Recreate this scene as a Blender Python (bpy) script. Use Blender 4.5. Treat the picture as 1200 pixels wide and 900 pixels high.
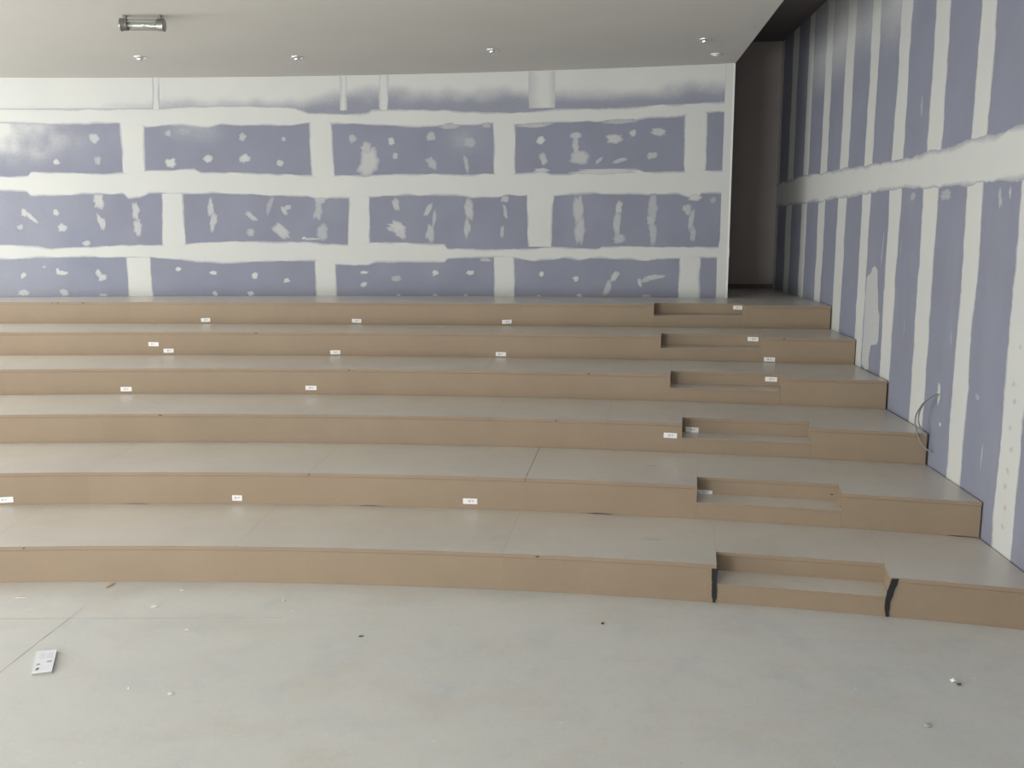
import bpy, bmesh, math, random
import numpy as np
from mathutils import Vector, Matrix
random.seed(7)
for o in list(bpy.data.objects): bpy.data.objects.remove(o)
C = bpy.context.scene.collection
S = bpy.context.scene

# ------------------------------------------------------------------ camera
F_PX, PITCH, ROLL, EYE = 1097.84, 0.1617, -0.0017, 3.3247
cd = bpy.data.cameras.new('camera'); cam = bpy.data.objects.new('camera', cd); C.objects.link(cam)
cd.sensor_width = 36.0; cd.lens = 36.0*F_PX/1200.0; cd.clip_start = .05; cd.clip_end = 200
fw = Vector((0, math.cos(PITCH), -math.sin(PITCH))); up0 = Vector((0, math.sin(PITCH), math.cos(PITCH))); rt0 = Vector((1,0,0))
cr, sr = math.cos(ROLL), math.sin(ROLL)
up = cr*up0 - sr*rt0; rt = cr*rt0 + sr*up0
cam.matrix_world = Matrix(((rt.x,up.x,-fw.x,0),(rt.y,up.y,-fw.y,0),(rt.z,up.z,-fw.z,EYE),(0,0,0,1)))
S.camera = cam

# ------------------------------------------------------------------ world, daylight, exposure
wd = bpy.data.worlds.new('world'); S.world = wd; wd.use_nodes = True
bgn = wd.node_tree.nodes['Background']; bgn.inputs[0].default_value = (.80,.88,1,1); bgn.inputs[1].default_value = .5
S.view_settings.view_transform = 'Standard'; S.view_settings.look = 'None'
S.view_settings.gamma = 1; S.view_settings.use_curve_mapping = False
S.view_settings.exposure = -0.03
# daylight openings: (centre, width, z0, z1, watts) in the left wall (centre is y) and in the rear wall (centre is x)
LEFT_WIN = ((0.2,3.4,.2,3.0,112.0),(4.2,3.4,.2,3.0,240.0),(8.2,3.4,.2,3.0,340.0),(12.2,3.4,3.0,5.8,490.0))
REAR_WIN = ((-10.4,3.6,.2,3.0,224.0),(-6.0,3.6,.2,3.0,728.0),(-1.6,3.6,.2,3.0,112.0))
REAR_Y = -3.2
def left_x(y): return -12.86 - .0705*y
def daylight(loc, toward, w, h, watts):
    l = bpy.data.lights.new('window_daylight', 'AREA'); l.shape = 'RECTANGLE'; l.size = w; l.size_y = h
    l.energy = watts; l.color = (.99, 1.0, .985)
    o = bpy.data.objects.new('window_daylight', l); C.objects.link(o); o.location = loc
    o.rotation_euler = (-Vector(toward)).to_track_quat('Z','Y').to_euler()
for cy,w,z0,z1,e in LEFT_WIN: daylight((left_x(cy)+.06,cy,(z0+z1)/2),(1,.07,0),w-.2,z1-z0-.2,e)
for cx,w,z0,z1,e in REAR_WIN: daylight((cx,REAR_Y+.06,(z0+z1)/2),(0,1,0),w-.2,z1-z0-.2,e)
# ------------------------------------------------------------------ helpers
def lin(r,g,b):
    f = lambda c: c/12.92 if c<=.04045 else ((c+.055)/1.055)**2.4
    return (f(r/255),f(g/255),f(b/255),1)
def tag(o, label=None, cat=None, group=None, kind=None):
    if label: o['label'] = label
    if cat: o['category'] = cat
    if group: o['group'] = group
    if kind: o['kind'] = kind
    return o
def empty(name, loc, label=None, cat=None, group=None):
    o = bpy.data.objects.new(name, None); C.objects.link(o); o.location = loc; o.empty_display_size = .1
    return tag(o, label, cat, group)
def wloc(o):
    v = Vector((0,0,0))
    while o is not None: v += o.location; o = o.parent
    return v
def mk(name, V, Fc, mat, parent=None, loc=None, cov=None, smooth=False):
    """mesh from world-space vertices; origin at loc (default: mean), parented without moving"""
    V = np.asarray(V, float)
    if loc is None:
        loc = V.mean(0); loc[2] = V[:,2].min()
    me = bpy.data.meshes.new(name); me.from_pydata((V-np.array(loc)).tolist(), [], Fc); me.update()
    if cov is not None:
        a = me.attributes.new('coverage','FLOAT','POINT'); a.data.foreach_set('value', np.asarray(cov, np.float32))
    if smooth: me.shade_smooth()
    for m in (mat if isinstance(mat,(list,tuple)) else [mat]): me.materials.append(m)
    o = bpy.data.objects.new(name, me); C.objects.link(o)
    if parent is not None:
        o.parent = parent; o.location = Vector(loc)-wloc(parent)
    else: o.location = loc
    return o
def bmobj(name, bm, mat, parent=None, loc=(0,0,0), smooth=True):
    me = bpy.data.meshes.new(name); bm.to_mesh(me); bm.free()
    if smooth: me.shade_smooth()
    me.materials.append(mat)
    o = bpy.data.objects.new(name, me); C.objects.link(o); o.parent = parent; o.location = loc
    return o
def prism(P, z0, z1):
    """polygon P (ccw list of xy) extruded"""
    n = len(P); V = [(x,y,z0) for x,y in P]+[(x,y,z1) for x,y in P]
    Fc = [tuple(range(n))[::-1], tuple(range(n,2*n))]+[(i,(i+1)%n,n+(i+1)%n,n+i) for i in range(n)]
    return V, Fc
def join(parts):
    V=[];Fc=[]
    for v,f in parts:
        k=len(V); V+=list(v); Fc+=[tuple(i+k for i in q) for q in f]
    return V,Fc
def boxv(x0,x1,y0,y1,z0,z1): return prism([(x0,y0),(x1,y0),(x1,y1),(x0,y1)],z0,z1)

# ------------------------------------------------------------------ materials
def nodes(name):
    m = bpy.data.materials.new(name); m.use_nodes = True; nt = m.node_tree
    return m, nt, nt.nodes['Principled BSDF']
def N(nt, t, **kw):
    n = nt.nodes.new(t)
    for k,v in kw.items():
        if k in n.inputs: n.inputs[k].default_value = v
        else: setattr(n,k,v)
    return n
def coords(nt, scale=(1,1,1)):
    g = N(nt,'ShaderNodeNewGeometry'); mp = N(nt,'ShaderNodeMapping'); mp.inputs['Scale'].default_value = scale
    nt.links.new(g.outputs['Position'], mp.inputs['Vector']); return mp.outputs[0]
def noise(nt, vec, scale, detail=4, rough=.6):
    n = N(nt,'ShaderNodeTexNoise'); n.inputs['Scale'].default_value=scale; n.inputs['Detail'].default_value=detail; n.inputs['Roughness'].default_value=rough
    nt.links.new(vec, n.inputs['Vector']); return n.outputs['Fac']
def ramp(nt, fac, a, b, ca=(0,0,0,1), cb=(1,1,1,1)):
    r = N(nt,'ShaderNodeValToRGB'); e = r.color_ramp.elements; e[0].position=a; e[1].position=b; e[0].color=ca; e[1].color=cb
    nt.links.new(fac, r.inputs[0]); return r.outputs[0]
def mix(nt, fac, a, b, mode='MIX'):
    m = N(nt,'ShaderNodeMix'); m.data_type='RGBA'; m.blend_type=mode
    for sock,v in ((m.inputs[0],fac),(m.inputs[6],a),(m.inputs[7],b)):
        if hasattr(v,'is_output'): nt.links.new(v,sock)
        else: sock.default_value = v
    return m.outputs[2]
def bump(nt, fac, bs, strength, dist=.01):
    b = N(nt,'ShaderNodeBump'); b.inputs['Strength'].default_value=strength; b.inputs['Distance'].default_value=dist
    nt.links.new(fac,b.inputs['Height']); nt.links.new(b.outputs[0], bs.inputs['Normal'])
def simple(name, col, rough=.6, metal=0, spec=.5):
    m,nt,b = nodes(name); b.inputs['Base Color'].default_value = col; b.inputs['Roughness'].default_value=rough; b.inputs['Metallic'].default_value=metal
    b.inputs['Specular IOR Level'].default_value = spec
    return m
COL_BOARD = (.246,.262,.330,1); COL_COMP = (.585,.59,.565,1)
# lilac plasterboard, with joint compound rubbed over it where 'coverage' says
def board_mat(name, compound=False):
    m,nt,b = nodes(name); v = coords(nt)
    n1 = noise(nt,v,1.3,3); n2 = noise(nt,v,26,5,.7)
    bc = mix(nt, ramp(nt,n1,.35,.7), COL_BOARD, (.232,.238,.30,1))
    cc = mix(nt, ramp(nt,n1,.35,.65), COL_COMP, (.565,.575,.56,1))
    at = N(nt,'ShaderNodeAttribute'); at.attribute_name='coverage'
    mul = N(nt,'ShaderNodeMath'); mul.operation='MULTIPLY_ADD'; nt.links.new(n2,mul.inputs[0]); mul.inputs[1].default_value=.55; mul.inputs[2].default_value=-.275
    # noise only matters where coverage is partial
    f = at.outputs['Fac']
    om = N(nt,'ShaderNodeMath'); om.operation='SUBTRACT'; om.inputs[0].default_value=1; nt.links.new(f,om.inputs[1])
    pr = N(nt,'ShaderNodeMath'); pr.operation='MULTIPLY'; nt.links.new(f,pr.inputs[0]); nt.links.new(om.outputs[0],pr.inputs[1])
    p4 = N(nt,'ShaderNodeMath'); p4.operation='MULTIPLY'; nt.links.new(pr.outputs[0],p4.inputs[0]); p4.inputs[1].default_value=4
    q = N(nt,'ShaderNodeMath'); q.operation='MULTIPLY'; nt.links.new(p4.outputs[0],q.inputs[0]); nt.links.new(mul.outputs[0],q.inputs[1])
    ad = N(nt,'ShaderNodeMath'); ad.operation='ADD'; ad.use_clamp=True; nt.links.new(q.outputs[0],ad.inputs[0]); nt.links.new(f,ad.inputs[1])
    nt.links.new(mix(nt, ad.outputs[0], bc, cc), b.inputs['Base Color'])
    b.inputs['Roughness'].default_value=.85; b.inputs['Specular IOR Level'].default_value=.25
    bump(nt,n2,b,.12,.003)
    return m
M_BOARD = board_mat('lilac_plasterboard')
M_COMP = board_mat('joint_compound')
def mdf(name, c1, c2, rough, scale=(1,1,1), dust=None, spec=.4, var=.03):
    m,nt,b = nodes(name); v = coords(nt,scale)
    oi = N(nt,'ShaderNodeObjectInfo')
    n1 = noise(nt,v,1.1,5,.65); n2 = noise(nt,v,60,3,.7); n3 = noise(nt,v,7,4,.7)
    col = mix(nt, ramp(nt,n1,.35,.68), c1, c2)
    col = mix(nt, .07, col, ramp(nt,oi.outputs['Random'],0,1,(.6,.6,.6,1),(1,1,1,1)), 'MULTIPLY') if False else col
    hv = N(nt,'ShaderNodeHueSaturation'); nt.links.new(col,hv.inputs['Color'])
    ma = N(nt,'ShaderNodeMapRange'); ma.inputs['To Min'].default_value=1-var; ma.inputs['To Max'].default_value=1+var
    nt.links.new(oi.outputs['Random'],ma.inputs['Value']); nt.links.new(ma.outputs[0],hv.inputs['Value']); col = hv.outputs[0]
    if dust: col = mix(nt, ramp(nt,n3,.48,.8), col, dust)
    col = mix(nt, ramp(nt,n2,.3,.75,(.90,.90,.90,1),(1.06,1.06,1.06,1)), col, (1,1,1,1), 'MIX') if False else mix(nt,1.0,col,ramp(nt,n2,.3,.75,(.93,.93,.93,1),(1,1,1,1)),'MULTIPLY')
    nt.links.new(col,b.inputs['Base Color'])
    b.inputs['Roughness'].default_value=rough; b.inputs['Specular IOR Level'].default_value=spec
    bump(nt,n2,b,.08,.002)
    return m
M_RISER = mdf('fibreboard_riser', (.298,.225,.153,1), (.272,.204,.139,1), .6)
M_TREAD = mdf('dusty_fibreboard_tread', (.66,.62,.56,1), (.59,.55,.49,1), .30, (1,1,1), (.65,.61,.55,1), .95, .015)
def concrete():
    m,nt,b = nodes('pale_concrete'); v = coords(nt)
    n1 = noise(nt,v,.55,6,.6); n2 = noise(nt,v,3.2,8,.7); n3 = noise(nt,v,38,4,.7); vs = coords(nt,(1,1.3,1)); n4 = noise(nt,vs,1.15,7,.62); n5 = noise(nt,coords(nt,(1.3,1,1.7)),1.9,6,.65)
    col = mix(nt, ramp(nt,n1,.35,.65), (.67,.665,.635,1), (.62,.625,.605,1))
    col = mix(nt, ramp(nt,n2,.45,.75), col, (.67,.66,.62,1))
    col = mix(nt, ramp(nt,n4,.50,.72,(0,0,0,1),(.8,.8,.8,1)), col, (.60,.56,.51,1))
    col = mix(nt, ramp(nt,n5,.52,.70,(0,0,0,1),(.7,.7,.7,1)), col, (.56,.59,.60,1))
    vo = N(nt,'ShaderNodeTexVoronoi'); vo.inputs['Scale'].default_value=2.6; nt.links.new(v,vo.inputs['Vector'])
    col = mix(nt, ramp(nt,vo.outputs['Distance'],.022,.05,(.7,.7,.7,1),(0,0,0,1)), col, (.78,.77,.73,1))
    n6 = noise(nt,v,14,5,.75); col = mix(nt, ramp(nt,n6,.55,.72,(0,0,0,1),(.55,.55,.55,1)), col, (.70,.695,.665,1)); col = mix(nt, ramp(nt,n6,.28,.42,(.35,.35,.35,1),(0,0,0,1)), col, (.50,.49,.46,1))
    vo2 = N(nt,'ShaderNodeTexVoronoi'); vo2.inputs['Scale'].default_value=3.1; nt.links.new(coords(nt,(1,1.4,1)),vo2.inputs['Vector'])
    col = mix(nt, ramp(nt,vo2.outputs['Distance'],.012,.03,(.6,.6,.6,1),(0,0,0,1)), col, (.22,.21,.19,1))
    col = mix(nt,1.0,col,ramp(nt,n3,.3,.7,(.94,.94,.94,1),(1,1,1,1)),'MULTIPLY')
    nt.links.new(col,b.inputs['Base Color'])
    nt.links.new(ramp(nt,n2,.3,.8,(.42,.42,.42,1),(.6,.6,.6,1)), b.inputs['Roughness']); b.inputs['Specular IOR Level'].default_value=.45
    bump(nt,n3,b,.1,.002)
    return m
M_CONC = concrete()
def paint(name,c,rough=.8):
    m,nt,b = nodes(name); v=coords(nt); n1=noise(nt,v,.8,4); n2=noise(nt,v,90,2)
    nt.links.new(mix(nt,ramp(nt,n1,.3,.7),c,tuple(x*.965 for x in c[:3])+(1,)),b.inputs['Base Color'])
    b.inputs['Roughness'].default_value=rough; b.inputs['Specular IOR Level'].default_value=.3; bump(nt,n2,b,.05,.001); return m
M_CEIL = paint('ceiling_paint',(.575,.560,.525,1)); M_DARKW = paint('dark_brown_wall_paint',(.42,.37,.35,1)); M_WALLP = paint('white_wall_paint',(.62,.61,.57,1))
M_UPC = paint('shade_dark_void_ceiling',(.17,.15,.15,1))  # shade of the upper recess is put into this dark ceiling colour
M_BLACK = simple('gap_black',(.008,.008,.009,1),.7); M_LABEL = simple('white_sticker',(.78,.77,.76,1),.5); M_PRINT = simple('grey_print',(.45,.45,.48,1),.6)  # M_BLACK: darkness of the open gaps beside the lowest step, as a colour
M_CHROME = simple('polished_chrome',(.9,.9,.88,1),.12,1); M_STEEL = simple('dull_steel',(.33,.33,.31,1),.28,.95)
M_CABLE = simple('grey_cable_sheath',(.22,.23,.22,1),.5); M_WHITE = simple('white_plastic',(.72,.72,.70,1),.35); M_FRAME = simple('white_window_frame',(.7,.7,.7,1),.4)
M_LINE = simple('dark_slab_joint',(.37,.35,.31,1),.8); M_TAN = simple('tan_wood_chip',(.55,.42,.28,1),.7); M_DARKCR = simple('dark_crumb',(.08,.075,.07,1),.7)
M_PAPER = simple('glossy_white_paper',(.82,.84,.88,1),.35); M_CAVITY = simple('raw_dark_carcass',(.05,.04,.03,1),.9)
def glass(name, rough=.0):
    m,nt,b = nodes(name); b.inputs['Base Color'].default_value=(.95,.97,.96,1); b.inputs['Roughness'].default_value=rough; b.inputs['Transmission Weight'].default_value=1; b.inputs['IOR'].default_value=1.08; return m
M_GLASS = glass('window_glass',.0)
def clear_shell():
    m = bpy.data.materials.new('clear_polycarbonate'); m.use_nodes=True; nt=m.node_tree; out=nt.nodes['Material Output']; nt.nodes.remove(nt.nodes['Principled BSDF'])
    t=N(nt,'ShaderNodeBsdfTransparent'); t.inputs[0].default_value=(.90,.91,.89,1); g=N(nt,'ShaderNodeBsdfGlossy'); g.inputs['Roughness'].default_value=.08
    f=N(nt,'ShaderNodeFresnel'); f.inputs[0].default_value=1.5; x=N(nt,'ShaderNodeMixShader')
    x.inputs[0].default_value=.10; nt.links.new(t.outputs[0],x.inputs[1]); nt.links.new(g.outputs[0],x.inputs[2]); nt.links.new(x.outputs[0],out.inputs['Surface']); return m
M_CLEAR = clear_shell()

# ------------------------------------------------------------------ geometry of the room (metres)
CX, CY, R1, DR, RW, H = -4.4551, -24.5638, 33.1821, 1.4137, 41.7241, .3611
TH, OFF = .0703958, 3.9447
nx, ny = math.cos(TH), -math.sin(TH); dx, dy = math.sin(TH), math.cos(TH)
def rwp(s, off=OFF): return (nx*off+dx*s, ny*off+dy*s)          # a point of the right wall, s metres along it
def arc(a, r): return (CX+r*math.sin(a), CY+r*math.cos(a))
def ceil_z(x): return 6.0625+.00944*x
COR={1:(-.0309,.8426,-2.4194),2:(-.0395,.4094,-1.8196),3:(.0307,-.0922,-.4003),4:(.0582,-.3184,.3795),5:(.0648,-1.2106,4.71),6:(-.0923,-2.3025,11.404)}
LIM={1:(-.03,.27),2:(-.04,.265),3:(-.055,.26),4:(-.072,.25),5:(-.088,.243),6:(-.103,.237)}
def RK(k,a):                                                     # the slightly uneven front arc of tier k
    if k==7: return RW
    lo,hi=LIM[k]; a=min(max(a,lo),hi); q=COR[k]; return R1+(k-1)*DR+q[0]+q[1]*a+q[2]*a*a
def wall_ang(r, gap=.018):                                       # where the arc of radius r meets the right wall
    lo,hi=.1,.5
    for _ in range(40):
        m=(lo+hi)/2; x,y=arc(m,r)
        if x*nx+y*ny < OFF-gap: lo=m
        else: hi=m
    return lo
def left_ang(r):
    lo,hi=-.5,0
    for _ in range(40):
        m=(lo+hi)/2; x,y=arc(m,r)
        if x < left_x(y)+.02: lo=m
        else: hi=m
    return hi
A_END = .1979                                                    # free right-hand end of the back wall
S_FAR = 19.45                                                    # end wall of the passage

# value noise
_rs = np.random.RandomState(3); _tab = _rs.rand(4096)
def n1d(x, seed=0):
    x=np.asarray(x,float)+seed*37.7; i=np.floor(x).astype(int); f=x-i; f=f*f*(3-2*f)
    return _tab[i%4096]*(1-f)+_tab[(i+1)%4096]*f-.5
def rag(x, seed, amp=.02): return amp*(n1d(x*1.7,seed)*1.2+n1d(x*6,seed+5)*.8+n1d(x*19,seed+9)*.4)
def n2d(x,y,seed=0):
    x=np.asarray(x,float)+seed*13.1; y=np.asarray(y,float)+seed*7.7
    i=np.floor(x).astype(int); j=np.floor(y).astype(int); f=x-i; g=y-j; f=f*f*(3-2*f); g=g*g*(3-2*g)
    t=lambda a,b:_tab[(a*57+b*131)%4096]
    return (t(i,j)*(1-f)+t(i+1,j)*f)*(1-g)+(t(i,j+1)*(1-f)+t(i+1,j+1)*f)*g-.5
def sstep(x): x=np.clip(x,0,1); return x*x*(3-2*x)

# ------------------------------------------------------------------ shell
V,Fc = boxv(-15,6,REAR_Y-.3,21,-.25,0)
floor = tag(mk('floor',V,Fc,M_CONC), kind='structure')
# saw-cut joints in the slab, a few millimetres of darker filler
def strip(name, a, b, w, mat, z=.0006, parent=None):
    a=Vector(a+(0,)); b=Vector(b+(0,)); t=(b-a); L=t.length; t.normalize(); n=Vector((-t.y,t.x,0)); P=[]
    K=24; up_=[];dn=[]
    for i in range(K+1):
        s=i/K; p=a+t*L*s; q=float(rag(np.array([s*L]),int(abs(a.x)*10),.006)[0]); ww=w*(.35+.65*math.sin(math.pi*min(max(s,.05),.95)))*(1+.8*float(n1d(np.array([s*23.]),4)[0]))
        up_.append(p+n*(q+ww/2)); dn.append(p+n*(q-ww/2))
    V=[(p.x,p.y,z) for p in up_]+[(p.x,p.y,z) for p in dn]; Fc=[(i+K+1,i+K+2,i+1,i) for i in range(K)]
    return mk(name,V,Fc,mat,parent)
strip('slab_joint',(-3.95,6.25),(-3.845,8.0),.009,M_LINE,parent=floor)
strip('slab_joint',(-8.5,7.70),(-2.0,7.74),.007,M_LINE,parent=floor)

def arcwall(a0,a1,r0,r1,z0,zt,n=60):
    V=[];Fc=[]
    for i in range(n+1):
        a=a0+(a1-a0)*i/n
        for r in (r0,r1):
            x,y=arc(a,r); V+= [(x,y,z0),(x,y,zt(x))]
    for i in range(n):
        k=4*i; Fc+=[(k,k+4,k+5,k+1),(k+2,k+3,k+7,k+6),(k+1,k+5,k+7,k+3),(k,k+2,k+6,k+4)]
    Fc+=[(0,1,3,2),(4*n,4*n+2,4*n+3,4*n+1)]
    return V,Fc
AL = left_ang(RW)
V,Fc = arcwall(AL,A_END,RW,RW+.2,0,lambda x:ceil_z(x)-.002)
wall_back = tag(mk('wall_back',V,Fc,M_COMP,cov=np.ones(len(V))),kind='structure')
# main ceiling, thick slab whose right edge stops short of the right wall
def edge_n(s): return 2.572-(16.42-s)*.0294
xe,ye = rwp(16.47, edge_n(16.47)); P=[]
n=40; arcp=[arc(AL+(A_END-AL)*i/n, RW+(.1 if i<n else 0)) for i in range(n+1)]; arcp[-1]=rwp(16.57,edge_n(16.57)+.02)
xf,yf = rwp((REAR_Y-.05),edge_n((REAR_Y-.05))); xl=left_x((REAR_Y-.05))
V=[];Fc=[]
for i,(x,y) in enumerate(arcp):
    X,Y = xl+(xf-xl)*i/n, (REAR_Y-.05)+(yf-(REAR_Y-.05))*i/n
    V += [(x,y,ceil_z(x)),(X,Y,ceil_z(X)),(x,y,6.96),(X,Y,6.96)]
for i in range(n):
    k=4*i; Fc+=[(k,k+1,k+5,k+4),(k+2,k+6,k+7,k+3),(k,k+4,k+6,k+2),(k+1,k+3,k+7,k+5)]
Fc+=[(0,2,3,1),(4*n,4*n+1,4*n+3,4*n+2)]
ceiling = tag(mk('ceiling',V,Fc,M_CEIL),kind='structure')
q=[rwp((REAR_Y-.05),.8),rwp((REAR_Y-.05),4.2),rwp(19.9,4.2),rwp(19.9,.8)]
V,Fc=prism(q,6.975,7.1); tag(mk('ceiling_upper',V,Fc,M_UPC),kind='structure')
# right wall
q=[rwp((REAR_Y-.05),OFF),rwp((REAR_Y-.05),OFF+.2),rwp(19.9,OFF+.2),rwp(19.9,OFF)]
V,Fc=prism(q,0,7.0); wall_right=tag(mk('wall_right',V,Fc,M_BOARD),kind='structure')
# passage behind the free end of the back wall
q=[rwp(S_FAR,.8),rwp(S_FAR,OFF),rwp(S_FAR+.2,OFF),rwp(S_FAR+.2,.8)]
V,Fc=prism(q,2.0,6.975); tag(mk('wall_passage_end',V,Fc,M_DARKW),kind='structure')
q=[rwp(17.0,.8),rwp(17.0,1.0),rwp(S_FAR,1.0),rwp(S_FAR,.8)]
V,Fc=prism(q,2.0,6.975); tag(mk('wall_passage_side',V,Fc,M_DARKW),kind='structure')
q=[rwp(S_FAR,1.0),rwp(S_FAR-.02,1.0),rwp(S_FAR-.02,OFF-.003),rwp(S_FAR,OFF-.003)][::-1]
V,Fc=prism(q,6*H,6*H+.09); tag(mk('baseboard_passage',V,Fc,M_UPC),kind='structure')
# left wall and rear wall with their daylight openings
def wall_with_windows(name, pt, a0, a1, top, wins, first, fname):
    """pt(a, depth) -> xy of the wall at length a; depth 0 = inner face"""
    def seg(p,q,z0,z1,d0=0,d1=.25): return prism([pt(p,d1),pt(p,d0),pt(q,d0),pt(q,d1)],z0,z1)
    parts=[]; cur=a0
    for c,w,z0,z1,_ in wins:
        parts += [seg(cur,c-w/2,0,top),seg(c-w/2,c+w/2,0,z0),seg(c-w/2,c+w/2,z1,top)]; cur=c+w/2
    parts.append(seg(cur,a1,0,top)); V,Fc=join(parts); tag(mk(name,V,Fc,M_WALLP),kind='structure')
    for i,(c,w,z0,z1,_) in enumerate(wins):
        r_=tag(empty('window_%d'%(first+i),pt(c,.15)+(z0,)),kind='structure'); a,b=c-w/2,c+w/2
        V,Fc=join([seg(p,q,s,t,.11,.19) for p,q,s,t in ((a,a+.07,z0,z1),(b-.07,b,z0,z1),(c-.03,c+.03,z0+.07,z1-.07),(a+.07,b-.07,z0,z0+.07),(a+.07,b-.07,z1-.07,z1))]); mk('window_frame',V,Fc,M_FRAME,r_)
        for p,q in ((a+.07,c-.03),(c+.03,b-.07)):
            V,Fc=seg(p,q,z0+.07,z1-.07,.145,.155); mk('pane',V,Fc,M_GLASS,r_)
wall_with_windows('wall_left',lambda a,d:(left_x(a)-d,a),REAR_Y-.2,17.6,7.0,LEFT_WIN,1,'left')
wall_with_windows('wall_rear',lambda a,d:(a,REAR_Y-d),-13.3,6.0,7.1,REAR_WIN,len(LEFT_WIN)+1,'rear')

# ------------------------------------------------------------------ plasterboard walls
def bw(t,z,d): x,y=arc(t/RW,RW-d); return (x,y,z)                # back wall: t metres along, z up, d proud
def rw(s,z,d): x,y=rwp(s,OFF-d); return (x,y,z)
def sheet(name, W, t0,t1,z0,z1, d, mat, parent, covf=None, step=.08, flip=False, zt=None):
    nt_=max(1,int(round((t1-t0)/step))); nz=max(1,int(round((z1-z0)/step)))
    if covf is None: nz=1; nt_=max(1,int((t1-t0)/.4))
    T,Z=np.meshgrid(np.linspace(t0,t1,nt_+1),np.linspace(z0,z1,nz+1),indexing='ij'); t=T.ravel(); z=Z.ravel()
    front=[]; m=(nt_+1)*(nz+1)
    for a,b in zip(t,z):
        b2=b
        if zt is not None and abs(b-z1)<1e-6: b2=zt(W(a,b,0)[0])-.004
        front.append((a,b2))
    V=[W(a,b,d) for a,b in front]
    # rim back to the wall
    idx=lambda i,j:i*(nz+1)+j
    ring=[idx(i,0) for i in range(nt_+1)]+[idx(nt_,j) for j in range(1,nz+1)]+[idx(i,nz) for i in range(nt_-1,-1,-1)]+[idx(0,j) for j in range(nz-1,0,-1)]
    base=len(V); V+=[W(front[k][0],front[k][1],-.004) for k in ring]
    Fc=[(idx(i,j),idx(i+1,j),idx(i+1,j+1),idx(i,j+1)) for i in range(nt_) for j in range(nz)]
    L=len(ring); Fc+=[(ring[(i+1)%L],ring[i],base+i,base+(i+1)%L) for i in range(L)]
    if flip: Fc=[f[::-1] for f in Fc]
    cov=None
    if covf is not None:
        cv=covf(t,z); cov=np.r_[cv,[0]*L]
    return mk(name,V,Fc,mat,parent,cov=cov)
def covA(t,z):
    base=sstep((z-5.42-.10*sstep((t-.6)/1.0))/.36+.45*n2d(t*1.3,z*2,2)+.25*n2d(t*5,z*5,3))
    left=sstep((-1.2-t)/1.6)*.45+sstep((1.0-t)/1.5)*.30
    return np.clip(base*.97+left+.08,0,1)
def covB(t,z):
    e=lambda t0,z0,a,b,s:s*np.exp(-(((t-t0)/a)**2+((z-z0)/b)**2))
    c=e(-4.9,5.05,1.3,.38,.9)+e(-1.15,5.12,.38,.16,.55)+e(-3.9,5.2,.4,.12,.35)+e(3.7,5.02,.35,.28,.22)+e(-4.4,4.75,.5,.16,.5)
    return np.clip(c*(1+1.2*n2d(t*3,z*4,5)+.6*n2d(t*9,z*9,6)),0,1)
def covC(t,z): return np.clip(.12*np.exp(-((t+4.6)/1.1)**2)+.10*(n2d(t*2,z*2,8)),0,1)
TL=AL*RW+.01; TR=A_END*RW
rows=[(2.10,2.95,[-8.87,-5.58,-2.29,1.07,4.33,7.60],covC),(2.95,4.15,[-8.25,-4.95,-1.65,1.71,4.97],covC),(4.15,5.35,[-8.87,-5.57,-2.27,1.07,4.33,7.63],covB),(5.35,5.99,[-8.27,-4.97,-1.67,-.70,.775,1.48,2.20,4.99],covA)]
for z0,z1,js,cf in rows:
    e=[TL]+[j for j in js if j>TL]+[TR-.004]
    for a,b in zip(e[:-1],e[1:]):
        if b-a<.02: continue
        sheet('plasterboard',bw,a+.0015,b-.0015,z0+.0015,z1-.0015,.002,M_BOARD,wall_back,cf,.06,zt=ceil_z if z1>5.9 else None)
def band(name, W, uu, ll, seed, d, parent, horizontal=True, feather=.035, flip=False, amp=.016, ec=.25):
    """compound strip between two ragged edges; uu, ll = [(t,z)...] upper and lower edge (or right and left)"""
    k=0 if horizontal else 1
    a=np.array(uu); b=np.array(ll); lo=max(a[:,k].min(),b[:,k].min()); hi=min(a[:,k].max(),b[:,k].max())
    n_=max(2,int((hi-lo)/.03)); x=np.linspace(lo,hi,n_+1)
    ia=np.argsort(a[:,k]); ib=np.argsort(b[:,k])
    ya=np.interp(x,a[ia,k],a[ia,1-k])+rag(x,seed,amp); yb=np.interp(x,b[ib,k],b[ib,1-k])+rag(x,seed+17,amp)
    fa=feather*(1+1.2*n1d(x*4,seed+3)); fb=feather*(1+1.2*n1d(x*4,seed+4))
    rows_=[ya,ya-fa,yb+fb,yb]; cv=[ec,1,1,ec]; ds=[.0005,1,1,.0005]
    V=[];cov=[]
    for r,c,q in zip(rows_,cv,ds):
        for xi,yi in zip(x,r):
            t,z=(xi,yi) if horizontal else (yi,xi)
            V.append(W(t,z,d if q==1 else d-.0012)); cov.append(c)
    m=n_+1; Fc=[(j*m+i+m,j*m+i+m+1,j*m+i+1,j*m+i) for j in range(3) for i in range(n_)]
    if not horizontal: Fc=[f[::-1] for f in Fc]
    if flip: Fc=[f[::-1] for f in Fc]
    return mk(name,V,Fc,M_COMP,parent,cov=cov)
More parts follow.
